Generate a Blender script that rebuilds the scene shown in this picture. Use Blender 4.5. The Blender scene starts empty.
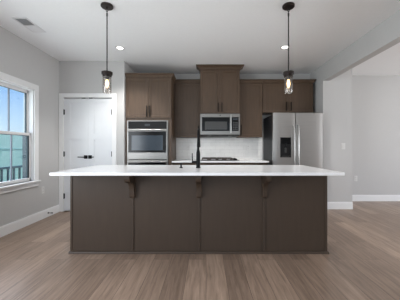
import bpy, bmesh, math, random
from mathutils import Vector, Matrix
random.seed(7)
C = bpy.context.scene
COL = C.collection
PI = math.pi

# ------------------------------------------------------------------ camera
EYE = 1.156
cam_d = bpy.data.cameras.new('camera')
cam = bpy.data.objects.new('camera', cam_d)
COL.objects.link(cam)
cam.location = (0, 0, EYE)
cam.rotation_euler = (PI / 2, 0, 0)
cam_d.sensor_width = 36
cam_d.lens = 235 / 400 * 36
cam_d.shift_x = -0.015
cam_d.shift_y = -0.005
cam_d.clip_start = 0.05
C.camera = cam

# ------------------------------------------------------------------ world: clear sky, pale at the horizon
W = bpy.data.worlds.new('sky')
C.world = W
W.use_nodes = True
wn, wl = W.node_tree.nodes, W.node_tree.links
wn.clear()
tc = wn.new('ShaderNodeTexCoord')
sp = wn.new('ShaderNodeSeparateXYZ')
rp = wn.new('ShaderNodeValToRGB')
bg = wn.new('ShaderNodeBackground')
wo = wn.new('ShaderNodeOutputWorld')
wl.new(tc.outputs['Generated'], sp.inputs[0])
wl.new(sp.outputs['Z'], rp.inputs[0])
wl.new(rp.outputs[0], bg.inputs[0])
wl.new(bg.outputs[0], wo.inputs[0])
e = rp.color_ramp.elements
e[0].position = 0.0
e[0].color = (0.75, 0.88, 0.95, 1)
e[1].position = 0.6
e[1].color = (0.07, 0.27, 0.85, 1)
m_ = rp.color_ramp.elements.new(0.09)
m_.color = (0.52, 0.74, 0.98, 1)
m_ = rp.color_ramp.elements.new(0.27)
m_.color = (0.15, 0.42, 0.95, 1)
bg.inputs[1].default_value = 0.95

# ------------------------------------------------------------------ lights
def light(name, kind, loc, rot, energy, color=(1, 1, 1), **kw):
    d = bpy.data.lights.new(name, kind)
    d.energy = energy
    d.color = color
    for k, v in kw.items():
        setattr(d, k, v)
    o = bpy.data.objects.new(name, d)
    COL.objects.link(o)
    o.location = loc
    o.rotation_euler = rot
    return o

light('sun', 'SUN', (4, 0, 8), (0, math.radians(20), 0), 5.0, (1.0, 0.97, 0.92), angle=0.01)
# first three stand in for unseen light sources; last is the left window
light('rear_standin_light', 'AREA', (-0.3, -4.35, 1.35), (PI / 2, 0, 0), 36, (0.94, 0.97, 1.0), shape='RECTANGLE', size=4.4, size_y=2.2)
light('side_standin_light', 'AREA', (6.85, 1.5, 1.45), (0, PI / 2, 0), 145, (0.98, 0.985, 1.0), shape='RECTANGLE', size=1.9, size_y=4.0)
light('left_standin_light', 'AREA', (-2.72, 0.2, 1.45), (0, -PI / 2, 0), 95, (0.92, 0.96, 1.0), shape='RECTANGLE', size=1.7, size_y=2.8)
light('window_daylight', 'AREA', (-2.86, 3.13, 1.36), (0, -PI / 2, 0), 12, (0.90, 0.96, 1.0), shape='RECTANGLE', size=1.3, size_y=0.9)

C.view_settings.view_transform = 'Standard'
C.view_settings.look = 'None'
C.view_settings.gamma = 1
C.view_settings.use_curve_mapping = False
C.view_settings.exposure = 0.2

# ------------------------------------------------------------------ materials
def lin(r, g, b):
    f = lambda c: (c / 255 / 12.92) if c / 255 <= 0.04045 else ((c / 255 + 0.055) / 1.055) ** 2.4
    return (f(r), f(g), f(b), 1)

def mat(name, rgb, rough=0.5, metal=0.0, var=0.04, scale=8, stretch=(1, 1, 1), bump=0.0, spec=0.5, **kw):
    """principled surface whose colour is mixed by object-space noise"""
    m = bpy.data.materials.new(name)
    m.use_nodes = True
    n, l = m.node_tree.nodes, m.node_tree.links
    p = n['Principled BSDF']
    p.inputs['Roughness'].default_value = rough
    p.inputs['Metallic'].default_value = metal
    p.inputs['Specular IOR Level'].default_value = spec
    c = lin(*rgb)
    t = n.new('ShaderNodeTexCoord')
    mp = n.new('ShaderNodeMapping')
    mp.inputs['Scale'].default_value = stretch
    nz = n.new('ShaderNodeTexNoise')
    nz.inputs['Scale'].default_value = scale
    nz.inputs['Detail'].default_value = 4
    r = n.new('ShaderNodeValToRGB')
    r.color_ramp.elements[0].position = 0.3
    r.color_ramp.elements[1].position = 0.7
    r.color_ramp.elements[0].color = tuple(x * (1 - var) for x in c[:3]) + (1,)
    r.color_ramp.elements[1].color = tuple(min(1, x * (1 + var)) for x in c[:3]) + (1,)
    l.new(t.outputs['Object'], mp.inputs[0])
    l.new(mp.outputs[0], nz.inputs['Vector'])
    l.new(nz.outputs['Fac'], r.inputs[0])
    l.new(r.outputs[0], p.inputs['Base Color'])
    if bump:
        b = n.new('ShaderNodeBump')
        b.inputs['Strength'].default_value = bump
        b.inputs['Distance'].default_value = 0.002
        l.new(nz.outputs['Fac'], b.inputs['Height'])
        l.new(b.outputs[0], p.inputs['Normal'])
    for k, v in kw.items():
        p.inputs[k].default_value = v
    return m

def emit(name, rgb, strength):
    m = mat(name, rgb, 0.5, var=0.0)
    p = m.node_tree.nodes['Principled BSDF']
    p.inputs['Emission Color'].default_value = lin(*rgb)
    p.inputs['Emission Strength'].default_value = strength
    return m

def glass_mat(name, tint=(1, 1, 1), refl=0.08):
    """thin clear pane: mostly see-through with a faint reflection"""
    m = bpy.data.materials.new(name)
    m.use_nodes = True
    n, l = m.node_tree.nodes, m.node_tree.links
    n.clear()
    o = n.new('ShaderNodeOutputMaterial')
    mx = n.new('ShaderNodeMixShader')
    tr = n.new('ShaderNodeBsdfTransparent')
    gl = n.new('ShaderNodeBsdfGlossy')
    lw = n.new('ShaderNodeLayerWeight')
    mm = n.new('ShaderNodeMath')
    mm.operation = 'MULTIPLY_ADD'
    lw.inputs[0].default_value = 0.25
    mm.inputs[1].default_value = 0.2
    mm.inputs[2].default_value = refl
    tr.inputs[0].default_value = tint + (1,)
    gl.inputs['Roughness'].default_value = 0.03
    l.new(lw.outputs['Facing'], mm.inputs[0])
    l.new(mm.outputs[0], mx.inputs[0])
    l.new(tr.outputs[0], mx.inputs[1])
    l.new(gl.outputs[0], mx.inputs[2])
    l.new(mx.outputs[0], o.inputs[0])
    return m

def floor_mat():
    m = bpy.data.materials.new('plank_floor')
    m.use_nodes = True
    n, l = m.node_tree.nodes, m.node_tree.links
    p = n['Principled BSDF']
    p.inputs['Roughness'].default_value = 0.36
    p.inputs['Specular IOR Level'].default_value = 0.5
    t = n.new('ShaderNodeTexCoord')
    mp = n.new('ShaderNodeMapping')
    mp.inputs['Rotation'].default_value = (0, 0, PI / 2)
    br = n.new('ShaderNodeTexBrick')
    br.inputs['Scale'].default_value = 1
    br.inputs['Brick Width'].default_value = 1.22
    br.inputs['Row Height'].default_value = 0.18
    br.inputs['Mortar Size'].default_value = 0.0016
    br.inputs['Mortar Smooth'].default_value = 0.4
    br.offset = 0.37
    br.inputs['Color1'].default_value = lin(*FLOOR_A)
    br.inputs['Color2'].default_value = lin(*FLOOR_B)
    br.inputs['Mortar'].default_value = lin(78, 66, 58)
    l.new(t.outputs['Object'], mp.inputs[0])
    l.new(mp.outputs[0], br.inputs['Vector'])
    # grain stretched along the planks, shifted per plank by the brick colour
    mp2 = n.new('ShaderNodeMapping')
    mp2.inputs['Scale'].default_value = (24, 1.6, 1)
    va = n.new('ShaderNodeVectorMath')
    va.operation = 'MULTIPLY_ADD'
    va.inputs[1].default_value = (37, 37, 37)
    l.new(br.outputs['Color'], va.inputs[0])
    l.new(t.outputs['Object'], va.inputs[2])
    l.new(va.outputs[0], mp2.inputs[0])
    nz = n.new('ShaderNodeTexNoise')
    nz.inputs['Scale'].default_value = 1.6
    nz.inputs['Detail'].default_value = 6
    nz.inputs['Roughness'].default_value = 0.62
    nz.inputs['Distortion'].default_value = 0.6
    l.new(mp2.outputs[0], nz.inputs['Vector'])
    r = n.new('ShaderNodeValToRGB')
    r.color_ramp.elements[0].position = 0.28
    r.color_ramp.elements[1].position = 0.72
    r.color_ramp.elements[0].color = (0.55, 0.53, 0.51, 1)
    r.color_ramp.elements[1].color = (1.14, 1.13, 1.12, 1)
    l.new(nz.outputs['Fac'], r.inputs[0])
    mx = n.new('ShaderNodeMix')
    mx.data_type = 'RGBA'
    mx.blend_type = 'MULTIPLY'
    mx.inputs[0].default_value = 1
    l.new(br.outputs['Color'], mx.inputs[6])
    l.new(r.outputs[0], mx.inputs[7])
    l.new(mx.outputs[2], p.inputs['Base Color'])
    b = n.new('ShaderNodeBump')
    b.inputs['Strength'].default_value = 0.15
    b.inputs['Distance'].default_value = 0.002
    l.new(nz.outputs['Fac'], b.inputs['Height'])
    l.new(b.outputs[0], p.inputs['Normal'])
    return m

def tile_mat():
    m = bpy.data.materials.new('marble_subway_tile')
    m.use_nodes = True
    n, l = m.node_tree.nodes, m.node_tree.links
    p = n['Principled BSDF']
    p.inputs['Roughness'].default_value = 0.25
    t = n.new('ShaderNodeTexCoord')
    s = n.new('ShaderNodeSeparateXYZ')
    c = n.new('ShaderNodeCombineXYZ')
    l.new(t.outputs['Object'], s.inputs[0])
    l.new(s.outputs['X'], c.inputs['X'])
    l.new(s.outputs['Z'], c.inputs['Y'])
    br = n.new('ShaderNodeTexBrick')
    br.inputs['Scale'].default_value = 1
    br.inputs['Brick Width'].default_value = 0.20
    br.inputs['Row Height'].default_value = 0.075
    br.inputs['Mortar Size'].default_value = 0.002
    br.inputs['Color1'].default_value = lin(248, 247, 245)
    br.inputs['Color2'].default_value = lin(242, 241, 239)
    br.inputs['Mortar'].default_value = lin(226, 225, 223)
    l.new(c.outputs[0], br.inputs['Vector'])
    nz = n.new('ShaderNodeTexNoise')
    nz.inputs['Scale'].default_value = 5
    nz.inputs['Detail'].default_value = 8
    nz.inputs['Distortion'].default_value = 1.6
    l.new(t.outputs['Object'], nz.inputs['Vector'])
    r = n.new('ShaderNodeValToRGB')
    r.color_ramp.elements[0].position = 0.35
    r.color_ramp.elements[1].position = 0.55
    r.color_ramp.elements[0].color = (0.95, 0.95, 0.95, 1)
    l.new(nz.outputs['Fac'], r.inputs[0])
    mx = n.new('ShaderNodeMix')
    mx.data_type = 'RGBA'
    mx.blend_type = 'MULTIPLY'
    mx.inputs[0].default_value = 1
    l.new(br.outputs['Color'], mx.inputs[6])
    l.new(r.outputs[0], mx.inputs[7])
    l.new(mx.outputs[2], p.inputs['Base Color'])
    return m

FLOOR_A = (170, 147, 129)
FLOOR_B = (136, 116, 101)
M_WALL = mat('wall_paint', (192, 191, 190), 0.85, var=0.012, scale=40, bump=0.05, spec=0.2)
M_CEIL = mat('ceiling_paint', (242, 243, 244), 0.9, var=0.01, scale=40, bump=0.05, spec=0.2)
M_TRIM = mat('trim_paint', (232, 232, 232), 0.4, var=0.01)
M_DOOR = mat('door_paint', (224, 226, 229), 0.4, var=0.01)
M_FLOOR = floor_mat()
M_TILE = tile_mat()
M_WOOD = mat('stained_wood', (85, 68, 54), 0.42, var=0.12, scale=5, stretch=(6, 6, 0.7), bump=0.05, spec=0.4)
M_ISLE = mat('island_shaded_wood', (69, 57, 47), 0.46, var=0.05, scale=5, stretch=(6, 6, 0.7), bump=0.05, spec=0.35)  # cabinet wood darkened; the island's dimmer light is put into the colour
M_INSIDE = mat('shadow_interior', (60, 50, 44), 0.8, var=0.05)
M_QUARTZ = mat('white_quartz', (246, 246, 247), 0.16, var=0.012, scale=22, spec=0.5)
M_STEEL = mat('brushed_steel', (140, 138, 135), 0.34, 1.0, var=0.06, scale=3, stretch=(1, 1, 60))
M_FRIDGE = mat('refrigerator_steel', (174, 172, 170), 0.36, 1.0, var=0.05, scale=3, stretch=(1, 1, 60))
M_CHROME = mat('bright_steel', (168, 167, 165), 0.3, 1.0, var=0.02)
M_BLACK = mat('black_metal', (9, 9, 11), 0.45, 0.0, var=0.1, spec=0.15)
M_BRONZE = mat('dark_bronze', (46, 39, 36), 0.38, 0.6, var=0.1)
M_ROD = mat('rod_steel', (34, 32, 32), 0.4, 0.4, var=0.05)
M_BGLASS = mat('black_glass', (11, 12, 14), 0.16, var=0.05, spec=0.22)
M_OVENGLASS = mat('oven_window_glass', (52, 62, 72), 0.14, var=0.05, spec=0.4)
M_DARKPL = mat('black_plastic', (18, 18, 20), 0.5, var=0.08, spec=0.25)
M_SIDE = mat('fridge_side', (26, 27, 31), 0.5, var=0.06)
M_GREY = mat('grey_window', (60, 60, 59), 0.3, var=0.04)
M_IRON = mat('cast_iron', (70, 62, 58), 0.6, var=0.12)
M_PLATE = mat('white_plastic', (212, 211, 209), 0.4, var=0.01)
M_PLATEB = mat('bright_plastic', (238, 237, 235), 0.35, var=0.01)
M_VENTW = mat('vent_white', (222, 222, 223), 0.5, var=0.01)
M_VENTD = mat('vent_duct', (120, 120, 122), 0.8, var=0.05)
M_VINYL = mat('window_vinyl', (222, 221, 221), 0.4, var=0.01)
M_MUNT = mat('muntin_grey', (120, 128, 140), 0.5, var=0.01)
M_GASKET = mat('window_gasket', (38, 56, 64), 0.5, var=0.03)
M_GLASS = glass_mat('window_glass', (0.97, 0.99, 0.99), 0.02)
M_SHADE = glass_mat('clear_shade_glass', (0.88, 0.86, 0.84), 0.08)
M_BULB = emit('warm_bulb', (255, 222, 165), 4)
M_LED = emit('led_disc', (255, 250, 240), 6)
M_DISP = emit('display_glow', (38, 44, 50), 0.1)
M_TEAL = mat('teal_boards', (152, 186, 180), 0.7, var=0.05, scale=3, stretch=(1, 1, 6))
M_TEALD = mat('teal_paint', (120, 165, 163), 0.6, var=0.05)
M_RAIL = mat('dark_teal_metal', (36, 72, 80), 0.5, var=0.05)
M_GRASS = mat('grass', (90, 120, 70), 0.9, var=0.3, scale=20)

# ------------------------------------------------------------------ mesh helpers
def bx(bm, x0, x1, y0, y1, z0, z1, bev=0.0, seg=1):
    """axis aligned box, optionally with bevelled edges"""
    b = bmesh.new()
    v = [b.verts.new(p) for p in ((x0, y0, z0), (x1, y0, z0), (x1, y1, z0), (x0, y1, z0),
                                  (x0, y0, z1), (x1, y0, z1), (x1, y1, z1), (x0, y1, z1))]
    for q in ((3, 2, 1, 0), (4, 5, 6, 7), (0, 1, 5, 4), (1, 2, 6, 5), (2, 3, 7, 6), (3, 0, 4, 7)):
        b.faces.new([v[i] for i in q])
    if bev:
        bmesh.ops.bevel(b, geom=b.edges[:], offset=bev, segments=seg, affect='EDGES', profile=0.6)
    merge(bm, b)

def merge(bm, b):
    me = bpy.data.meshes.new('tmp')
    b.to_mesh(me)
    bm.from_mesh(me)
    bpy.data.meshes.remove(me)
    b.free()

def tube(bm, p0, p1, r0, r1=None, seg=16):
    r1 = r0 if r1 is None else r1
    p0, p1 = Vector(p0), Vector(p1)
    d = p1 - p0
    b = bmesh.new()
    bmesh.ops.create_cone(b, cap_ends=True, segments=seg, radius1=r0, radius2=r1, depth=d.length)
    M = Matrix.Translation((p0 + p1) / 2) @ d.to_track_quat('Z', 'Y').to_matrix().to_4x4()
    bmesh.ops.transform(b, matrix=M, verts=b.verts)
    merge(bm, b)

def path_tube(bm, pts, rads, seg=14):
    """tube swept along points with its own radius at each"""
    pts = [Vector(p) for p in pts]
    rings = []
    ref = None
    for i, p in enumerate(pts):
        t = (pts[min(i + 1, len(pts) - 1)] - pts[max(i - 1, 0)]).normalized()
        if ref is None:
            ref = Vector((1, 0, 0)) if abs(t.x) < 0.8 else Vector((0, 1, 0))
        u = (ref - t * ref.dot(t)).normalized()
        w = t.cross(u)
        rings.append([bm.verts.new(p + (u * math.cos(2 * PI * k / seg) + w * math.sin(2 * PI * k / seg)) * rads[i]) for k in range(seg)])
        ref = u
    for a, b in zip(rings, rings[1:]):
        for k in range(seg):
            bm.faces.new((a[k], a[(k + 1) % seg], b[(k + 1) % seg], b[k]))
    bm.faces.new(rings[0][::-1])
    bm.faces.new(rings[-1])

def lathe(bm, cx, cy, prof, seg=28, close=True):
    """revolve (radius, z) pairs about a vertical axis"""
    rings = []
    for r, z in prof:
        rings.append([bm.verts.new((cx + r * math.cos(2 * PI * k / seg), cy + r * math.sin(2 * PI * k / seg), z)) for k in range(seg)])
    for a, b in zip(rings, rings[1:]):
        for k in range(seg):
            bm.faces.new((a[k], a[(k + 1) % seg], b[(k + 1) % seg], b[k]))
    if close:
        bm.faces.new(rings[0][::-1])
        bm.faces.new(rings[-1])

def prism_x(bm, x0, x1, poly):
    """polygon of (y, z) extruded along x"""
    a = [bm.verts.new((x0, y, z)) for y, z in poly]
    b = [bm.verts.new((x1, y, z)) for y, z in poly]
    n = len(poly)
    bm.faces.new(a)
    bm.faces.new(b[::-1])
    for i in range(n):
        bm.faces.new((a[i], b[i], b[(i + 1) % n], a[(i + 1) % n]))

def shaker(bm, x0, x1, yf, yb, z0, z1, frame=0.057, rec=0.009):
    """framed door, front face towards -y with a recessed centre panel"""
    b = bmesh.new()
    v = [b.verts.new(p) for p in ((x0, yf, z0), (x1, yf, z0), (x1, yb, z0), (x0, yb, z0),
                                  (x0, yf, z1), (x1, yf, z1), (x1, yb, z1), (x0, yb, z1))]
    for q in ((3, 2, 1, 0), (4, 5, 6, 7), (1, 2, 6, 5), (2, 3, 7, 6), (3, 0, 4, 7)):
        b.faces.new([v[i] for i in q])
    fr = b.faces.new([v[i] for i in (0, 1, 5, 4)])
    bmesh.ops.bevel(b, geom=[ed for ed in fr.edges], offset=0.002, segments=1, affect='EDGES')
    fr = min(b.faces, key=lambda f: (round(f.calc_center_median().y, 5), -f.calc_area()))
    bmesh.ops.inset_region(b, faces=[fr], thickness=frame, depth=0)
    bmesh.ops.inset_region(b, faces=[fr], thickness=0.006, depth=-rec)
    merge(bm, b)

def obj(name, bm, m, parent=None, base=None, smooth=False):
    """link the bmesh as ONE object; its vertices are world coordinates"""
    bmesh.ops.recalc_face_normals(bm, faces=bm.faces)
    if parent is not None:
        off = Vector((0, 0, 0))
        q = parent
        while q is not None:
            off += q.location
            q = q.parent
    else:
        off = Vector(base) if base is not None else Vector((0, 0, 0))
    bmesh.ops.translate(bm, vec=-off, verts=bm.verts)
    me = bpy.data.meshes.new(name)
    bm.to_mesh(me)
    bm.free()
    if smooth:
        for p in me.polygons:
            p.use_smooth = True
        try:
            me.set_sharp_from_angle(angle=math.radians(38))
        except Exception:
            pass
    for mm in (m if isinstance(m, (list, tuple)) else [m]):
        me.materials.append(mm)
    o = bpy.data.objects.new(name, me)
    COL.objects.link(o)
    if parent is not None:
        o.parent = parent
    else:
        o.location = off
    return o

def box(name, m, parent, x0, x1, y0, y1, z0, z1, bev=0.0, seg=1):
    b = bmesh.new()
    bx(b, x0, x1, y0, y1, z0, z1, bev, seg)
    return obj(name, b, m, parent)

def thing(name, label, cat, loc, group=None):
    o = bpy.data.objects.new(name, None)
    COL.objects.link(o)
    o.location = loc
    o.empty_display_size = 0.05
    o['label'] = label
    o['category'] = cat
    if group:
        o['group'] = group
    return o

def tag(o, label, cat, group=None):
    o['label'] = label
    o['category'] = cat
    if group:
        o['group'] = group
    return o

def struct(name, m, *boxes, label=None, cat=None):
    b = bmesh.new()
    for q in boxes:
        bx(b, *q)
    o = obj(name, b, m)
    o['kind'] = 'structure'
    if label:
        o['label'] = label
        o['category'] = cat
    return o

# ------------------------------------------------------------------ room shell
LW, PW, KW = -2.67, 4.277, 5.03          # left wall x, pantry wall y, kitchen wall y
RX, SX, SY = 2.217, 2.772, 4.453         # header / stub wall left side, stub right end, stub front
FW, FR, RY, CZ = 5.12, 7.0, -4.5, 2.74   # next room's far wall, right wall, rear wall, ceiling
WY0, WY1, WZ0, WZ1 = 2.615, 3.64, 0.65, 2.055   # left window opening

struct('floor', M_FLOOR, (LW - .14, FR + .14, RY - .14, FW + .14, -0.12, 0), label='grey brown wood plank floor', cat='floor')
struct('ceiling', M_CEIL, (LW - .14, FR + .14, RY - .14, FW + .14, CZ, CZ + .15), label='flat white ceiling', cat='ceiling')
struct('wall_left', M_WALL, (LW - .14, LW, RY - .14, -1.2, 0, CZ), (LW - .14, LW, 1.6, WY0, 0, CZ),
       (LW - .14, LW, -1.2, 1.6, 0, 0.6), (LW - .14, LW, -1.2, 1.6, 2.3, CZ), (LW - .14, LW, WY1, FW + .14, 0, CZ),
       (LW - .14, LW, WY0, WY1, 0, WZ0), (LW - .14, LW, WY0, WY1, WZ1, CZ), label='pale grey left wall with the window', cat='wall')
DX0, DX1, DZ1 = -2.584, -1.711, 2.066    # pantry door leaves
struct('wall_pantry', M_WALL, (LW, DX0 - .012, PW, PW + .12, 0, CZ), (DX1 + .012, -1.487, PW, PW + .12, 0, CZ),
       (DX0 - .012, DX1 + .012, PW, PW + .12, DZ1 + .012, CZ), (-1.607, -1.487, PW + .12, KW, 0, CZ),
       label='pale grey pantry wall around the double door', cat='wall')
struct('wall_back', M_WALL, (LW, SX, KW, KW + .12, 0, CZ), label='pale grey kitchen wall behind the cabinets', cat='wall')
struct('wall_stub', M_WALL, (RX, SX, SY, KW, 0, CZ), label='pale grey wall end beside the refrigerator', cat='wall')
struct('wall_header', M_WALL, (RX, RX + .12, RY, SY, 2.43, CZ), label='dropped header over the opening to the next room', cat='wall')
struct('wall_far', M_WALL, (SX, FR, FW, FW + .12, 0, CZ), label='pale grey far wall of the next room', cat='wall')
struct('wall_right', M_WALL, (FR, FR + .14, RY, -0.6, 0, CZ), (FR, FR + .14, 3.6, FW + .12, 0, CZ),
       (FR, FR + .14, -0.6, 3.6, 0, 0.45), (FR, FR + .14, -0.6, 3.6, 2.45, CZ), label='right wall of the next room', cat='wall')
struct('wall_rear', M_WALL, (LW, -2.55, RY - .14, RY, 0, CZ), (1.95, FR, RY - .14, RY, 0, CZ),
       (-2.55, 1.95, RY - .14, RY, 2.5, CZ), label='rear wall behind the camera with a wide glazed opening', cat='wall')

def baseboard(name, x0, x1, y0, y1, lab):
    b = bmesh.new()
    bx(b, x0, x1, y0, y1, 0.0, 0.118)
    # thinner cap
    dx = 0.005 if (x1 - x0) < (y1 - y0) else 0
    dy = 0.005 if dx == 0 else 0
    bx(b, x0 + (0 if lab == 'l' else dx), x1 - (dx if lab == 'l' else 0), y0 + dy, y1, 0.118, 0.134)
    o = obj(name, b, M_TRIM)
    o['kind'] = 'structure'
    return o
baseboard('baseboard_left', LW, LW + .016, RY, PW - .02, 'l')
baseboard('baseboard_pantry', -1.627, -1.487, PW - .016, PW, 'f')
baseboard('baseboard_stub', RX, SX, SY - .016, SY, 'f')
baseboard('baseboard_far', SX, FR, FW - .016, FW, 'f')

# backsplash
b = bmesh.new()
bx(b, -0.636, 1.205, KW - .01, KW, 0.914, 1.37)
bs = obj('trim_1', b, M_TILE)
bs['kind'] = 'structure'
bs['label'] = 'white marble tile backsplash behind the cooktop'
bs['category'] = 'backsplash'

# ------------------------------------------------------------------ left window (double hung)
win = bpy.data.objects.new('window_1', None)
COL.objects.link(win)
win.location = (LW, (WY0 + WY1) / 2, WZ0)
win['kind'] = 'structure'
win['label'] = 'white double hung window on the left wall'
win['category'] = 'window'
b = bmesh.new()
cw = 0.088
bx(b, LW, LW + .019, WY0 - cw, WY0, WZ0, WZ1, 0.003)
bx(b, LW, LW + .019, WY1, WY1 + cw, WZ0, WZ1, 0.003)
bx(b, LW, LW + .021, WY0 - cw, WY1 + cw, WZ1, WZ1 + cw, 0.003)
obj('casing', b, M_TRIM, win)
b = bmesh.new()
bx(b, LW - .1, LW + .05, WY0 - cw - .01, WY1 + cw + .01, WZ0 - .022, WZ0, 0.004)
obj('window_stool', b, M_TRIM, win)
box('apron', M_TRIM, win, LW, LW + .018, WY0 - cw, WY1 + cw, WZ0 - .09, WZ0 - .022, 0.003)
b = bmesh.new()
bx(b, LW - .14, LW, WY0, WY0 + .014, WZ0, WZ1)
bx(b, LW - .14, LW, WY1 - .014, WY1, WZ0, WZ1)
bx(b, LW - .14, LW, WY0, WY1, WZ1 - .014, WZ1)
bx(b, LW - .14, LW - .1, WY0, WY1, WZ0, WZ0 + .03)
obj('jamb', b, M_VINYL, win)
def sash(name, xo, xi, z0, z1, bot, top, gw):
    st = 0.026
    y0, y1 = WY0 + .014, WY1 - .014
    b = bmesh.new()
    bx(b, xo, xi, y0, y0 + st, z0, z1, 0.003)
    bx(b, xo, xi, y1 - st, y1, z0, z1, 0.003)
    bx(b, xo, xi, y0, y1, z0, z0 + bot, 0.003)
    bx(b, xo, xi, y0, y1, z1 - top, z1, 0.003)
    s = obj(name, b, M_VINYL, win)
    xm = (xo + xi) / 2
    box('pane', M_GLASS, s, xm - .002, xm + .002, y0 + st, y1 - st, z0 + bot, z1 - top)
    b = bmesh.new()
    for (ya, yb) in ((y0 + st, y0 + st + gw), (y1 - st - gw, y1 - st)):
        bx(b, xm - .012, xm + .012, ya, yb, z0 + bot, z1 - top)
    bx(b, xm - .012, xm + .012, y0 + st, y1 - st, z1 - top - .006, z1 - top)
    obj('gasket', b, M_GASKET, s)
    w = (y1 - y0 - 2 * st) / 3
    for k in (1, 2):
        yy = y0 + st + k * w
        box('muntin', M_MUNT, s, xm - .008, xm + .008, yy - .009, yy + .009, z0 + bot, z1 - top)
    return s
sash('upper_sash', LW - .108, LW - .073, 1.345, WZ1 - .014, 0.035, 0.045, 0.012)
lo = sash('lower_sash', LW - .070, LW - .035, WZ0, 1.385, 0.05, 0.04, 0.034)
for ya in (WY0 + .014, WY1 - .014 - .032):
    box('screen_track', M_GASKET, win, LW - .138, LW - .073, ya, ya + .032, WZ0 + .03, 1.34)
b = bmesh.new()
bx(b, LW - .070, LW - .040, 3.09, 3.15, 1.365, 1.385, 0.003)
obj('sash_lock', b, M_VINYL, lo)

# ------------------------------------------------------------------ outside: lawn, fence, deck railing
struct('ground', M_GRASS, (-40, LW - .14, -12, 40, -0.55, -0.4), label='lawn outside the window', cat='lawn')
fence = thing('privacy_fence', 'tall teal board fence outside the left window, beyond the railing', 'fence', (-7, 6, -0.4))
b = bmesh.new()
for k in range(60):
    y = -1 + k * 0.2
    bx(b, -7.02, -7.0, y, y + .196, -0.36, 1.66)
obj('board_panel', b, M_TEAL, fence)
box('top_rail', M_TEALD, fence, -7.03, -6.98, -1, 11, 1.66, 1.71, 0.005)
box('middle_rail', M_TEALD, fence, -7.0, -6.985, -1, 11, 1.10, 1.15, 0.005)
box('bottom_rail', M_TEALD, fence, -7.0, -6.95, -1, 11, -0.3, -0.2, 0.005)
struct('deck', M_TEALD, (-4.15, LW - .14, 1.5, 7.5, -0.4, -0.03), label='deck outside the left window', cat='deck')
rail = thing('deck_railing', 'low dark teal railing with slim balusters just outside the left window', 'railing', (-4, 5, -0.03))
box('top_rail', M_RAIL, rail, -4.04, -3.97, 3.2, 6.6, 0.735, 0.78, 0.006)
box('bottom_rail', M_RAIL, rail, -4.02, -3.98, 3.2, 6.6, 0.05, 0.10, 0.004)
for k in range(23):
    y = 3.26 + k * 0.147
    box('baluster', M_RAIL, rail, -4.015, -3.985, y, y + .034, 0.10, 0.735, 0.003)
for y in (3.1, 6.6):
    box('post', M_RAIL, rail, -4.06, -3.96, y, y + .1, -0.03, 0.86, 0.006)

# ------------------------------------------------------------------ pantry double door
door = bpy.data.objects.new('door_1', None)
COL.objects.link(door)
door.location = ((DX0 + DX1) / 2, PW, 0)
door['kind'] = 'structure'
door['label'] = 'white double pantry door with black levers and hinges'
door['category'] = 'door'
b = bmesh.new()
bx(b, LW + .002, DX0 - .004, PW - .018, PW, 0, DZ1 + .004, 0.003)
bx(b, DX1 + .004, DX1 + .084, PW - .018, PW, 0, DZ1 + .004, 0.003)
bx(b, LW + .002, DX1 + .084, PW - .019, PW, DZ1 + .004, DZ1 + .082, 0.003)
obj('casing', b, M_TRIM, door)
b = bmesh.new()
bx(b, DX0 - .012, DX0 - .004, PW, PW + .12, 0, DZ1 + .012)
bx(b, DX1 + .004, DX1 + .012, PW, PW + .12, 0, DZ1 + .012)
bx(b, DX0 - .012, DX1 + .012, PW, PW + .12, DZ1 + .006, DZ1 + .012)
obj('jamb', b, M_TRIM, door)
def leaf(x0, x1, hinge_x, out):
    yf, yb = PW + .002, PW + .037
    b = bmesh.new()
    st = 0.105
    # stiles and rails with two recessed panels
    za, zb, zc, zd = 0.25, 1.315, 1.415, 1.985
    zlo, zhi = 0.016, DZ1 - .010
    bx(b, x0, x0 + st, yf, yb, zlo, zhi)
    bx(b, x1 - st, x1, yf, yb, zlo, zhi)
    bx(b, x0 + st, x1 - st, yf, yb, zlo, za)
    bx(b, x0 + st, x1 - st, yf, yb, zb, zc)
    bx(b, x0 + st, x1 - st, yf, yb, zd, zhi)
    bx(b, x0 + st, x1 - st, yf + .015, yb - .012, za, zb)
    bx(b, x0 + st, x1 - st, yf + .015, yb - .012, zc, zd)
    # sloped sticking round each panel
    for (p, q) in ((za, zb), (zc, zd)):
        bx(b, x0 + st, x0 + st + .012, yf + .006, yb - .006, p, q)
        bx(b, x1 - st - .012, x1 - st, yf + .006, yb - .006, p, q)
        bx(b, x0 + st, x1 - st, yf + .006, yb - .006, p, p + .012)
        bx(b, x0 + st, x1 - st, yf + .006, yb - .006, q - .012, q)
    lf = obj('door_leaf', b, M_DOOR, door)
    for z in (1.81, 1.047, 0.282):
        b = bmesh.new()
        bx(b, hinge_x - .016, hinge_x + .016, yf - .004, yf + .002, z - .045, z + .045)
        tube(b, (hinge_x, yf - .008, z - .048), (hinge_x, yf - .008, z + .048), 0.008, seg=10)
        h = obj('hinge', b, M_BLACK, lf)
        h['label'] = 'black hinge'
    b = bmesh.new()
    hx = (x1 - .038) if out < 0 else (x0 + .036)
    hz = 0.992
    bx(b, hx - .032, hx + .032, yf - .010, yf, hz - .032, hz + .032, 0.004)
    tube(b, (hx, yf - .010, hz), (hx, yf - .052, hz), 0.011)
    ln = 0.125 if out < 0 else 0.085
    path_tube(b, [(hx - out * .008, yf - .050, hz), (hx + out * .03, yf - .052, hz), (hx + out * ln * .7, yf - .05, hz), (hx + out * ln, yf - .046, hz)],
              [0.010, 0.009, 0.008, 0.008], 10)
    h = obj('lever_handle', b, M_BLACK, lf, smooth=True)
    h['label'] = 'black lever handle'
    cx = (x1 - .085) if out < 0 else (x0 + .045)
    h = box('ball_catch', M_BLACK, lf, cx - .032, cx + .032, PW - .002, PW + .02, DZ1 - .012, DZ1 + .003, 0.003)
    return lf
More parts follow.
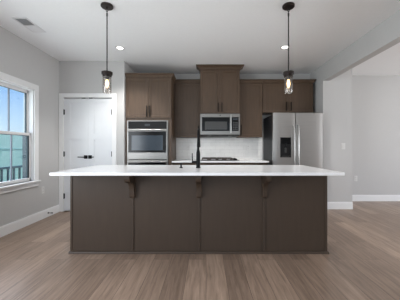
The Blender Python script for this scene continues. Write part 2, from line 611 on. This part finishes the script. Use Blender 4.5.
mid = (DX0 + DX1) / 2
leaf(DX0, mid - .0015, DX0 - .002, -1)
leaf(mid + .0015, DX1, DX1 + .002, 1)

# ------------------------------------------------------------------ cabinets
def pull(x, yf, z0, z1, parent, horiz=False):
    b = bmesh.new()
    if horiz:
        bx(b, z0, z1, yf - .036, yf - .026, x - .005, x + .005, 0.002)
        for s in (z0 + .02, z1 - .02):
            bx(b, s - .005, s + .005, yf - .028, yf, x - .005, x + .005)
    else:
        bx(b, x - .0075, x + .0075, yf - .037, yf - .026, z0, z1, 0.002)
        for s in (z0 + .02, z1 - .02):
            bx(b, x - .005, x + .005, yf - .028, yf, s - .005, s + .005)
    h = obj('handle', b, M_BLACK, parent)
    h['label'] = 'black bar handle'
    return h

def crown(parent, x0, x1, yf, yb, z0, z1, lo_, hi_, left=True, right=True, ret=None):
    """flared crown moulding across the front and returned down the free sides"""
    b = bmesh.new()
    prof = [(0.0, z0), (lo_ * .6, z0 + .006), (lo_, z0 + (z1 - z0) * .30), (lo_ + (hi_ - lo_) * .4, z0 + (z1 - z0) * .62), (hi_, z0 + (z1 - z0) * .80), (hi_, z1)]
    rings = []
    for p, z in prof:
        xl, xr = x0 - (p if left else 0), x1 + (p if right else 0)
        rings.append([b.verts.new(q) for q in ((xl, yf - p, z), (xr, yf - p, z), (xr, ret or yb, z), (x1, ret or yb, z), (x1, yb, z), (x0, yb, z), (x0, ret or yb, z), (xl, ret or yb, z))])
    for a, c in zip(rings, rings[1:]):
        for k in range(8):
            b.faces.new((a[k], a[(k + 1) % 8], c[(k + 1) % 8], c[k]))
    b.faces.new(rings[0][::-1])
    b.faces.new(rings[-1])
    return obj('crown_molding', b, M_WOOD, parent)

def cabinet(name, label, x0, x1, yf, yb, z0, z1, doors, group=None):
    """box plus framed doors; each door is (x0, x1, z0, z1, pull_x, pull_z0, pull_z1)"""
    t = thing(name, label, 'cabinet', ((x0 + x1) / 2, (yf + yb) / 2, z0), group)
    box('cabinet_body', M_WOOD, t, x0, x1, yf + .02, yb, z0, z1, 0.001)
    for (a, c, p, q, hx, h0, h1) in doors:
        b = bmesh.new()
        shaker(b, a, c, yf, yf + .0195, p, q)
        d = obj('cabinet_door', b, M_WOOD, t)
        if hx is not None:
            pull(hx, yf, h0, h1, d)
    return t

YU = 4.70       # front of the wall cabinets
G_UP = 'wall cabinets along the kitchen wall'
# left upper
t = cabinet('wall_cabinet', 'narrow single door brown wall cabinet between the oven tower and microwave', -0.634, -0.117, YU, KW - .001, 1.372, 2.455,
            [(-0.585, -0.122, 1.378, 2.445, -0.152, 1.388, 1.60)])
crown(t, -0.634, -0.117, YU + .02, KW - .001, 2.455, 2.525, 0.02, 0.045, False, False)
# right upper
t = cabinet('wall_cabinet', 'single door brown wall cabinet right of the microwave above the backsplash', 0.652, 1.131, YU, KW - .001, 1.372, 2.455,
            [(0.657, 1.127, 1.378, 2.445, 0.70, 1.41, 1.62)])
crown(t, 0.652, 1.131, YU + .02, KW - .001, 2.455, 2.525, 0.02, 0.045, False, False)
# over the fridge
t = cabinet('wall_cabinet', 'short two door brown wall cabinet over the refrigerator', 1.134, 2.148, YU, KW - .001, 1.862, 2.455,
            [(1.139, 1.639, 1.868, 2.445, 1.600, 1.895, 2.075), (1.643, 2.143, 1.868, 2.445, 1.694, 1.895, 2.075)])
crown(t, 1.134, 2.148, YU + .02, KW - .001, 2.455, 2.525, 0.02, 0.045, False, True)
# microwave tower
YM = 4.50
t = cabinet('wall_cabinet', 'tallest brown two door cabinet reaching the ceiling above the microwave', -0.113, 0.648, YM, KW - .001, 1.815, 2.66,
            [(-0.109, 0.266, 1.82, 2.645, 0.232, 1.845, 2.02), (0.269, 0.644, 1.82, 2.645, 0.303, 1.845, 2.02)])
crown(t, -0.113, 0.648, YM + .02, KW - .001, 2.66, 2.737, 0.02, 0.075, True, True, YU - .026)

# oven tower with its opening
YO = 4.324
ox0, ox1 = -1.4536, -0.699
t = thing('oven_cabinet', 'tall brown tower cabinet holding the built-in ovens', 'cabinet', (-1.06, 4.6, 0))
b = bmesh.new()
bx(b, -1.484, ox0 - .001, YO + .02, KW - .001, 0.10, 2.455)
bx(b, ox1 + .001, -0.638, YO + .02, KW - .001, 0.10, 2.455)
bx(b, ox0 - .001, ox1 + .001, YO + .02, KW - .001, 1.664, 2.455)
bx(b, ox0 - .001, ox1 + .001, YO + .02, KW - .001, 0.10, 0.30)
bx(b, ox0 - .001, ox1 + .001, KW - .03, KW - .001, 0.30, 1.664)
bx(b, -1.484, -0.638, YO + .09, KW - .001, 0.0, 0.10)
obj('cabinet_body', b, M_WOOD, t)
for (a, c, hx) in ((-1.480, -1.063, -1.087), (-1.059, -0.642, -1.035)):
    b = bmesh.new()
    shaker(b, a, c, YO, YO + .0195, 1.712, 2.435)
    d = obj('cabinet_door', b, M_WOOD, t)
    pull(hx, YO, 1.726, 1.93, d)
b = bmesh.new()
shaker(b, -1.480, -0.642, YO, YO + .0195, 0.105, 0.292)
d = obj('drawer', b, M_WOOD, t)
pull(0.20, YO, -1.15, -0.97, d, True)
crown(t, -1.484, -0.638, YO + .02, KW - .001, 2.455, 2.525, 0.02, 0.05, False, True, YU - .026)

# ------------------------------------------------------------------ built-in double oven
ov = thing('wall_oven', 'stainless steel double wall oven with black glass in the tower cabinet', 'oven', (-1.076, YO, 0.31))
yo = YO - .004
x0, x1 = ox0 + .002, ox1 - .002
box('oven_body', M_DARKPL, ov, x0 + .005, x1 - .005, yo + .03, KW - .04, 0.305, 1.660)
def frame(bm, xa, xb, za, zb, w, ya, yb, bev=0.0):
    bx(bm, xa, xa + w, ya, yb, za, zb, bev)
    bx(bm, xb - w, xb, ya, yb, za, zb, bev)
    bx(bm, xa + w, xb - w, ya, yb, zb - w, zb, bev)
    bx(bm, xa + w, xb - w, ya, yb, za, za + w, bev)
b = bmesh.new()
bx(b, x0, x0 + .022, yo + .002, yo + .03, 0.305, 1.662)
bx(b, x1 - .022, x1, yo + .002, yo + .03, 0.305, 1.662)
bx(b, x0 + .022, x1 - .022, yo + .002, yo + .03, 1.648, 1.662)
bx(b, x0 + .022, x1 - .022, yo + .002, yo + .03, 0.305, 0.325)
obj('trim_frame', b, M_STEEL, ov)
cp = box('control_panel', M_DARKPL, ov, x0 + .022, x1 - .022, yo - .004, yo + .03, 1.515, 1.647, 0.003)
box('display', M_DISP, cp, -1.125, -1.03, yo - .0055, yo - .004, 1.56, 1.60)
def oven_door(za, zb, top):
    b = bmesh.new()
    xa, xb = x0 + .014, x1 - .014
    bx(b, xa, xb, yo - .02, yo + .028, za, za + .125, 0.003)       # lower steel band
    bx(b, xa, xb, yo - .02, yo + .028, zb - top, zb, 0.003)        # upper steel band
    bx(b, xa, xa + .014, yo - .02, yo + .028, za + .125, zb - top)
    bx(b, xb - .014, xb, yo - .02, yo + .028, za + .125, zb - top)
    d = obj('oven_door', b, M_STEEL, ov)
    box('door_glass', M_BGLASS, d, xa + .014, xb - .014, yo - .019, yo + .02, za + .126, zb - top - .001)
    box('window', M_OVENGLASS, d, xa + .075, xb - .075, yo - .0205, yo - .0185, za + .165, zb - top - .07, 0.0005)
    b = bmesh.new()
    hz = zb - top * .5
    tube(b, (xa + .01, yo - .058, hz), (xb - .01, yo - .058, hz), 0.011)
    for hx in (xa + .05, xb - .05):
        tube(b, (hx, yo - .02, hz), (hx, yo - .055, hz), 0.009, seg=10)
    obj('handle', b, M_CHROME, d, smooth=True)
oven_door(0.948, 1.508, 0.05)
oven_door(0.335, 0.936, 0.05)

# ------------------------------------------------------------------ base cabinets and back worktop
for (xa, xb, lab) in ((-0.635, -0.115, 'dark brown base cabinet under the worktop, next to the ovens'),
                      (-0.112, 0.648, 'wide dark brown base cabinet under the cooktop'),
                      (0.651, 1.160, 'dark brown base cabinet under the worktop, next to the refrigerator')):
    t = thing('base_cabinet', lab, 'cabinet', ((xa + xb) / 2, 4.7, 0))
    b = bmesh.new()
    bx(b, xa, xb, 4.43, KW - .001, 0.10, 0.8835)
    bx(b, xa, xb, 4.50, KW - .001, 0.0, 0.10)
    obj('cabinet_body', b, M_WOOD, t)
    b = bmesh.new()
    shaker(b, xa + .004, xb - .004, 4.41, 4.4295, 0.705, 0.865, 0.04)
    d = obj('drawer', b, M_WOOD, t)
    c_ = (xa + xb) / 2
    pull(0.785, 4.41, c_ - .08, c_ + .08, d, True)
    n_ = 2 if xb - xa > .7 else 1
    for k in range(n_):
        w = (xb - xa) / n_
        b = bmesh.new()
        shaker(b, xa + k * w + .004, xa + (k + 1) * w - .004, 4.41, 4.4295, 0.11, 0.695)
        d = obj('cabinet_door', b, M_WOOD, t)
        hx = xa + w - .035 if k == 0 else xa + w + .035
        pull(hx, 4.41, 0.50, 0.67, d)
b = bmesh.new()
bx(b, -0.636, 1.168, 4.352, KW - .011, 0.884, 0.914, 0.003)
tag(obj('countertop', b, M_QUARTZ, None, (0.27, 4.69, 0.884)), 'white quartz worktop along the kitchen wall under the backsplash', 'countertop')

# cooktop with cast grates and knobs
ck = thing('cooktop', 'black gas cooktop with iron grates set in the back worktop', 'cooktop', (0.267, 4.68, 0.914))
box('cooktop_plate', M_BGLASS, ck, -0.10, 0.636, 4.46, 4.93, 0.9145, 0.924, 0.003)
for (xa, xb) in ((-0.08, 0.21), (0.225, 0.52)):
    b = bmesh.new()
    for yy in (4.50, 4.60, 4.70, 4.80, 4.89):
        bx(b, xa, xb, yy - .006, yy + .006, 0.945, 0.962)
    for xx in (xa + .006, (xa + xb) / 2, xb - .006):
        bx(b, xx - .006, xx + .006, 4.494, 4.896, 0.945, 0.962)
    for xx in (xa + .006, xb - .006):
        for yy in (4.50, 4.70, 4.89):
            bx(b, xx - .007, xx + .007, yy - .007, yy + .007, 0.924, 0.946)
    obj('grate', b, M_IRON, ck)
for (xx, yy) in ((0.065, 4.58), (0.065, 4.80), (0.37, 4.58), (0.37, 4.80)):
    b = bmesh.new()
    lathe(b, xx, yy, [(0.045, 0.9235), (0.045, 0.932), (0.03, 0.934), (0.03, 0.941), (0.01, 0.943)], 20)
    obj('burner', b, M_IRON, ck)
for yy in (4.52, 4.62, 4.72, 4.82):
    b = bmesh.new()
    lathe(b, 0.582, yy, [(0.022, 0.9235), (0.020, 0.945), (0.016, 0.952), (0.004, 0.953)], 16)
    obj('knob', b, M_BLACK, ck, smooth=True)

# ------------------------------------------------------------------ microwave
mw = thing('microwave', 'stainless steel over-the-range microwave above the cooktop', 'microwave', (0.267, 4.7, 1.395))
ym = 4.475
mx0, mx1 = -0.111, 0.646
box('microwave_body', M_STEEL, mw, mx0, mx1, ym + .03, KW - .012, 1.408, 1.813, 0.003)
b = bmesh.new()
bx(b, mx0, 0.488, ym, ym + .03, 1.742, 1.810, 0.003)
bx(b, mx0, 0.488, ym, ym + .03, 1.412, 1.480, 0.003)
bx(b, mx0, -0.077, ym, ym + .03, 1.480, 1.742)
bx(b, 0.452, 0.488, ym, ym + .03, 1.480, 1.742)
d = obj('microwave_door', b, M_STEEL, mw)
box('door_glass', M_BGLASS, d, -0.077, 0.452, ym + .002, ym + .028, 1.480, 1.742)
box('window', M_GREY, d, -0.020, 0.402, ym + .0005, ym + .002, 1.508, 1.660)
b = bmesh.new()
tube(b, (0.472, ym - .032, 1.44), (0.472, ym - .032, 1.79), 0.011)
for z in (1.47, 1.76):
    tube(b, (0.472, ym, z), (0.472, ym - .03, z), 0.008, seg=10)
obj('handle', b, M_CHROME, d, smooth=True)
b = bmesh.new()
tube(b, (0.27, ym, 1.776), (0.27, ym - .003, 1.776), 0.014)
bd = obj('badge', b, M_GREY, d)
b = bmesh.new()
bx(b, 0.490, mx1, ym, ym + .03, 1.742, 1.810, 0.003)
bx(b, 0.490, mx1, ym, ym + .03, 1.412, 1.480, 0.003)
bx(b, 0.622, mx1, ym, ym + .03, 1.480, 1.742)
obj('side_frame', b, M_STEEL, mw)
cp = box('control_panel', M_BGLASS, mw, 0.492, 0.622, ym + .001, ym + .03, 1.480, 1.742)
box('display', M_DISP, cp, 0.51, 0.605, ym - .0005, ym + .001, 1.69, 1.725)
for r in range(5):
    for c in range(3):
        box('button', M_GREY, cp, 0.513 + c * .033, 0.537 + c * .033, ym - .001, ym + .001, 1.50 + r * .034, 1.517 + r * .034)
b = bmesh.new()
bx(b, mx0 + .01, mx1 - .01, ym + .01, KW - .03, 1.394, 1.408, 0.002)
obj('vent_base', b, M_DARKPL, mw)
for xx in (0.06, 0.47):  # unseen lamps and plates, added to brighten the backsplash
    box('added_lamp_plate', M_PLATE, mw, xx - .04, xx + .04, 4.60, 4.64, 1.391, 1.394)
    light('backsplash_fill', 'SPOT', (xx, 4.62, 1.385), (math.radians(20), 0, 0), 3.5, (1.0, 0.96, 0.92), spot_size=2.6, spot_blend=1.0, shadow_soft_size=0.03)

# ------------------------------------------------------------------ refrigerator
fr = thing('refrigerator', 'stainless steel side-by-side refrigerator with black sides and water dispenser', 'refrigerator', (1.675, 4.65, 0))
fx0, fx1, fs = 1.222, 2.128, 1.629
yf = 4.277
box('fridge_body', M_SIDE, fr, fx0, fx1, yf + .075, KW - .03, 0.03, 1.775, 0.004)
for (px, py) in ((fx0 + .06, yf + .15), (fx1 - .06, yf + .15), (fx0 + .06, KW - .1), (fx1 - .06, KW - .1)):
    b = bmesh.new()
    tube(b, (px, py, 0), (px, py, 0.032), 0.02, seg=10)
    obj('foot', b, M_DARKPL, fr)
box('kick_grille', M_DARKPL, fr, fx0 + .01, fx1 - .01, yf + .04, yf + .075, 0.02, 0.10)
def fridge_door(xa, xb, hx, disp):
    b = bmesh.new()
    n = 10
    # slightly bowed front with rounded edges
    prof = []
    for k in range(n + 1):
        u = k / n
        x = xa + (xb - xa) * u
        bow = 0.008 * (1 - (2 * u - 1) ** 4)
        prof.append((x, yf + .008 - bow))
    front_b = [b.verts.new((x, y, 0.11)) for x, y in prof]
    front_t = [b.verts.new((x, y, 1.79)) for x, y in prof]
    top_t = [b.verts.new((x, y + .012, 1.802)) for x, y in prof]
    bb = [b.verts.new((xa, yf + .07, 0.11)), b.verts.new((xb, yf + .07, 0.11))]
    bt = [b.verts.new((xa, yf + .07, 1.802)), b.verts.new((xb, yf + .07, 1.802))]
    for k in range(n):
        b.faces.new((front_b[k], front_b[k + 1], front_t[k + 1], front_t[k]))
        b.faces.new((front_t[k], front_t[k + 1], top_t[k + 1], top_t[k]))
    b.faces.new(top_t + [bt[1], bt[0]])
    b.faces.new(front_b[::-1] + [bb[0], bb[1]])
    b.faces.new((bb[0], bb[1], bt[1], bt[0]))
    b.faces.new((front_b[0], front_t[0], top_t[0], bt[0], bb[0]))
    b.faces.new((front_b[-1], bb[1], bt[1], top_t[-1], front_t[-1]))
    d = obj('fridge_door', b, M_FRIDGE, fr, smooth=True)
    b = bmesh.new()
    path_tube(b, [(hx, yf + .004, 1.565), (hx, yf - .035, 1.555), (hx, yf - .05, 1.50), (hx, yf - .055, 1.10), (hx, yf - .05, 0.62), (hx, yf - .035, 0.565), (hx, yf + .004, 0.555)],
              [0.014] * 7, 12)
    obj('handle', b, M_CHROME, d, smooth=True)
    return d
fridge_door(fx0, fs - .007, 1.592, True)
fridge_door(fs + .007, fx1, 1.668, False)
dp = thing('water_dispenser', '', '', (1.447, yf, 0.985))
for k in ('label', 'category'):
    del dp[k]
dp.parent = fr
dp.location = Vector((1.447, yf, 0.985)) - fr.location
box('dispenser_controls', M_BGLASS, dp, 1.352, 1.547, yf - .006, yf + .012, 1.235, 1.349, 0.003)
b = bmesh.new()
bx(b, 1.352, 1.364, yf - .006, yf + .012, 0.985, 1.235)
bx(b, 1.535, 1.547, yf - .006, yf + .012, 0.985, 1.235)
bx(b, 1.364, 1.535, yf - .006, yf + .012, 0.985, 1.0)
bx(b, 1.364, 1.535, yf - .0015, yf + .012, 1.0, 1.235)
obj('dispenser_recess', b, M_DARKPL, dp)
box('paddle', M_GREY, dp, 1.432, 1.466, yf - .012, yf - .001, 1.07, 1.16, 0.003)
box('drip_tray', M_GREY, dp, 1.38, 1.52, yf - .014, yf - .001, 1.0, 1.012, 0.002)
b = bmesh.new()
tube(b, (1.449, yf - .012, 1.24), (1.449, yf - .012, 1.20), 0.02, 0.015)
obj('nozzle', b, M_DARKPL, dp)

# ------------------------------------------------------------------ island
ix0, ix1, iy, iyb = -1.488, 1.330, 2.58, 3.312
isl = thing('kitchen_island', 'long dark brown kitchen island base with flat panels and corbels', 'island', (0, 2.95, 0))
box('island_body', M_ISLE, isl, ix0 + .004, ix1 - .004, iy, iyb, 0.0, 0.8835)
bats = (-0.802, -0.077, 0.637)
for xc in bats:
    box('batten', M_ISLE, isl, xc - .010, xc + .010, iy - .013, iy, 0.03, 0.8835, 0.002)
for (xa, xb) in ((ix0, ix0 + .022), (ix1 - .022, ix1)):
    box('corner_trim', M_ISLE, isl, xa, xb, iy - .007, iy + .03, 0.0, 0.8835, 0.002)
for (xa, xb) in ((ix0, ix0 + .006), (ix1 - .006, ix1)):
    box('end_panel', M_ISLE, isl, xa, xb, iy + .03, iyb, 0.0, 0.8835)
b = bmesh.new()
prism_x(b, ix0 - .012, ix1 + .012, [(iy - .007, 0), (iy - .021, 0), (iy - .021, .010), (iy - .016, .020), (iy - .007, .024)])
bx(b, ix0 - .012, ix0, iy - .007, iyb, 0, .022)
bx(b, ix1, ix1 + .012, iy - .007, iyb, 0, .022)
obj('shoe_molding', b, M_ISLE, isl)
def corbel(xc):
    w = 0.026
    prof = [(iy - .007, 0.8835), (iy - .215, 0.8835), (iy - .215, 0.846), (iy - .205, 0.838)]
    # convex nose then a deep cove and a small foot
    for k in range(1, 7):
        a = PI / 2 * k / 6
        prof.append((iy - .150 - .055 * math.cos(a), 0.838 - .040 * math.sin(a)))
    for k in range(1, 11):
        a = PI / 2 * k / 10
        prof.append((iy - .150 + .105 * math.sin(a), 0.798 - .125 * (1 - math.cos(a))))
    prof += [(iy - .040, 0.640), (iy - .034, 0.622), (iy - .022, 0.612), (iy - .007, 0.608)]
    b = bmesh.new()
    prism_x(b, xc - w, xc + w, prof)
    return obj('corbel', b, M_ISLE, isl)
for xc in bats:
    corbel(xc)
b = bmesh.new()
bx(b, -1.537, 1.362, 2.303, 3.346, 0.884, 0.914, 0.003)
tag(obj('countertop', b, M_QUARTZ, None, (-0.09, 2.82, 0.884)), 'large white quartz top of the island overhanging toward the front', 'countertop')

# faucet
fx, fy = -0.094, 2.84
fc = thing('faucet', 'tall black kitchen faucet with side lever on the white island top', 'faucet', (fx, fy, 0.914))
b = bmesh.new()
lathe(b, fx, fy, [(0.029, 0.9142), (0.029, 0.924), (0.0245, 0.928), (0.0245, 1.08), (0.0235, 1.095), (0.015, 1.14), (0.014, 1.15), (0.0135, 1.25)], 24)
obj('faucet_body', b, M_BLACK, fc, smooth=True)
b = bmesh.new()
pts = [(fx, fy, 1.22), (fx, fy, 1.30)]
for k in range(1, 11):
    a = PI * k / 10
    pts.append((fx, fy + .085 - .085 * math.cos(a), 1.30 + .085 * math.sin(a)))
pts.append((fx, fy + .17, 1.28))
path_tube(b, pts, [0.0125] * len(pts), 14)
obj('spout', b, M_BLACK, fc, smooth=True)
b = bmesh.new()
path_tube(b, [(fx, fy + .17, 1.285), (fx, fy + .17, 1.24), (fx, fy + .17, 1.18), (fx, fy + .17, 1.165)], [0.016, 0.020, 0.023, 0.021], 16)
obj('spray_head', b, M_BLACK, fc, smooth=True)
b = bmesh.new()
tube(b, (fx - .018, fy, 0.988), (fx - .072, fy, 0.988), 0.013)
path_tube(b, [(fx - .070, fy, 0.976), (fx - .070, fy, 1.02), (fx - .072, fy - .004, 1.092)], [0.0085, 0.0065, 0.006], 10)
obj('lever', b, M_BLACK, fc, smooth=True)
# soap pump
px_, py_ = -0.303, 2.86
sd = thing('soap_dispenser', 'small black soap dispenser on the island top left of the faucet', 'soap dispenser', (px_, py_, 0.914))
b = bmesh.new()
lathe(b, px_, py_, [(0.020, 0.9142), (0.020, 0.921), (0.010, 0.926), (0.008, 0.955), (0.011, 0.957), (0.011, 0.968), (0.004, 0.970)], 20)
obj('pump', b, M_BLACK, sd, smooth=True)
b = bmesh.new()
path_tube(b, [(px_, py_, 0.963), (px_, py_ + .05, 0.965), (px_, py_ + .075, 0.958)], [0.006, 0.005, 0.0045], 10)
obj('nozzle', b, M_BLACK, sd, smooth=True)

# ------------------------------------------------------------------ pendants
def pendant(x, y, label):
    t = thing('pendant_lamp', label, 'pendant lamp', (x, y, CZ), 'pendant lamps over the island')
    b = bmesh.new()
    lathe(b, x, y, [(0.064, CZ - .0005), (0.066, CZ - .004), (0.066, CZ - .018), (0.060, CZ - .024), (0.014, CZ - .026), (0.012, CZ - .040), (0.004, CZ - .041)], 32)
    obj('canopy', b, M_BRONZE, t, smooth=True)
    b = bmesh.new()
    for k, z in enumerate((CZ - .055, CZ - .078)):
        b2 = bmesh.new()
        ring = []
        for i in range(16):
            a = 2 * PI * i / 16
            off = Vector((0.010 * math.cos(a), 0, 0.017 * math.sin(a))) if k == 0 else Vector((0, 0.010 * math.cos(a), 0.017 * math.sin(a)))
            ring.append(Vector((x, y, z)) + off)
        ring.append(ring[0])
        path_tube(b2, ring, [0.0028] * len(ring), 8)
        merge(b, b2)
    obj('link', b, M_ROD, t, smooth=True)
    b = bmesh.new()
    tube(b, (x, y, CZ - .092), (x, y, 1.99), 0.0062)
    tube(b, (x, y, CZ - .088), (x, y, CZ - .12), 0.009)
    obj('rod', b, M_ROD, t, smooth=True)
    b = bmesh.new()
    lathe(b, x, y, [(0.010, 2.012), (0.018, 2.002), (0.056, 2.000), (0.058, 1.998), (0.058, 1.972), (0.056, 1.970), (0.0475, 1.970), (0.0475, 1.944), (0.018, 1.944), (0.018, 1.915), (0.006, 1.914)], 28)
    obj('shade_cap', b, M_BRONZE, t, smooth=True)
    b = bmesh.new()
    lathe(b, x, y, [(0.043, 1.952), (0.0455, 1.945), (0.0455, 1.775), (0.0435, 1.768), (0.0415, 1.775), (0.0420, 1.945)], 28, close=False)
    obj('glass_shade', b, M_SHADE, t, smooth=True)
    b = bmesh.new()
    lathe(b, x, y, [(0.010, 1.918), (0.013, 1.905), (0.018, 1.880), (0.0185, 1.862), (0.013, 1.838), (0.006, 1.826), (0.001, 1.825)], 20)
    obj('bulb', b, M_BULB, t, smooth=True)
pendant(-1.099, 2.61, 'left pendant lamp with clear glass cylinder, hanging in front of the pantry door')
pendant(0.916, 2.61, 'right pendant lamp with clear glass cylinder, hanging in front of the refrigerator cabinet')

# ------------------------------------------------------------------ ceiling fittings
def downlight(x, y, label, power=10):
    t = thing('recessed_light', label, 'ceiling light', (x, y, CZ), 'recessed ceiling lights')
    b = bmesh.new()
    lathe(b, x, y, [(0.046, CZ - .002), (0.048, CZ - .007), (0.074, CZ - .004), (0.075, CZ - .0005), (0.046, CZ - .0005)], 28, close=False)
    obj('trim_ring', b, M_VENTW, t, smooth=True)
    b = bmesh.new()
    lathe(b, x, y, [(0.046, CZ - .0055), (0.046, CZ - .0015), (0.002, CZ - .001)], 28)
    obj('lens', b, M_LED, t)
    light('downlight', 'SPOT', (x, y, CZ - .03), (0, 0, 0), power, (1.0, 0.96, 0.91), spot_size=2.0, spot_blend=0.7, shadow_soft_size=0.05)
downlight(-1.358, 3.71, 'glowing recessed ceiling light above the pantry and oven side', 70)
downlight(1.239, 3.685, 'glowing recessed ceiling light above the refrigerator side', 70)

v = thing('ceiling_vent', 'white rectangular air vent in the ceiling near the left wall', 'vent', (-2.27, 3.03, CZ))
vx0, vx1, vy0, vy1 = -2.36, -2.18, 2.85, 3.21
b = bmesh.new()
w = 0.022
bx(b, vx0, vx0 + w, vy0, vy1, CZ - .007, CZ - .0005, 0.002)
bx(b, vx1 - w, vx1, vy0, vy1, CZ - .007, CZ - .0005, 0.002)
bx(b, vx0 + w, vx1 - w, vy0, vy0 + w, CZ - .007, CZ - .0005, 0.002)
bx(b, vx0 + w, vx1 - w, vy1 - w, vy1, CZ - .007, CZ - .0005, 0.002)
bx(b, vx0 + w, vx1 - w, 3.024, 3.036, CZ - .007, CZ - .0005)
obj('vent_frame', b, M_VENTW, v)
box('duct', M_VENTD, v, vx0 + w, vx1 - w, vy0 + w, vy1 - w, CZ - .0012, CZ - .0004)
def louver(y, ang):
    b = bmesh.new()
    bx(b, vx0 + w, vx1 - w, -.0075, .0075, -.0006, .0006)
    bmesh.ops.rotate(b, cent=(0, 0, 0), matrix=Matrix.Rotation(ang, 3, 'X'), verts=b.verts)
    bmesh.ops.translate(b, vec=(0, y, CZ - .0055), verts=b.verts)
    obj('louver', b, M_VENTW, v)
for k in range(12):
    louver(2.880 + k * .0125, math.radians(38))
for k in range(12):
    louver(3.046 + k * .0125, math.radians(-30))

# ------------------------------------------------------------------ outlets, switch, door stop
def plate(name, label, cat, c, normal, kind):
    """wall plate 70 x 115 mm; normal '-y' faces the camera, '+x' faces right"""
    pm = M_PLATEB if 'backsplash' in label else M_PLATE
    t = thing(name, label, cat, c)
    def bb(nm, m, u0, u1, d0, d1, z0, z1, bev, par):
        if normal == '-y':
            return box(nm, m, par, c[0] + u0, c[0] + u1, c[1] - d1, c[1] - d0, c[2] + z0, c[2] + z1, bev)
        return box(nm, m, par, c[0] + d0, c[0] + d1, c[1] + u0, c[1] + u1, c[2] + z0, c[2] + z1, bev)
    bb('cover_plate', pm, -.036, .036, 0, .006, -.058, .058, .002, t)
    if kind == 'outlet':
        for s in (-1, 1):
            r = bb('receptacle', pm, -.017, .017, .006, .009, s * .025 - .016, s * .025 + .016, .002, t)
            for u in (-.006, .006):
                bb('slot', M_DARKPL, u - .0012, u + .0012, .009, .0095, s * .025 - .005, s * .025 + .006, 0, r)
    else:
        bb('rocker', pm, -.016, .016, .006, .011, -.033, .033, .003, t)
    return t
plate('wall_outlet', 'white wall outlet low on the left wall right of the window', 'outlet', (LW, 3.84, 0.47), '+x', 'outlet')
plate('wall_outlet', 'white wall outlet low on the far wall of the next room', 'outlet', (3.26, FW, 0.49), '-y', 'outlet')
plate('wall_outlet', 'white outlet on the backsplash left of the faucet', 'outlet', (-0.385, KW - .01, 1.155), '-y', 'outlet')
plate('wall_outlet', 'white outlet on the backsplash between the cooktop and refrigerator', 'outlet', (0.90, KW - .01, 1.165), '-y', 'outlet')
plate('light_switch', 'white light switch on the wall end beside the refrigerator', 'switch', (2.60, SY, 1.19), '-y', 'switch')
ds = thing('door_stop', 'small black door stop on the left baseboard near the pantry door', 'door stop', (LW + .016, 3.95, 0.065))
b = bmesh.new()
tube(b, (LW + .016, 3.95, 0.065), (LW + .020, 3.95, 0.065), 0.014)
tube(b, (LW + .018, 3.95, 0.065), (LW + .075, 3.95, 0.065), 0.006)
obj('stem', b, M_BLACK, ds)
b = bmesh.new()
tube(b, (LW + .072, 3.95, 0.065), (LW + .092, 3.95, 0.065), 0.010)
obj('bumper', b, M_DARKPL, ds)
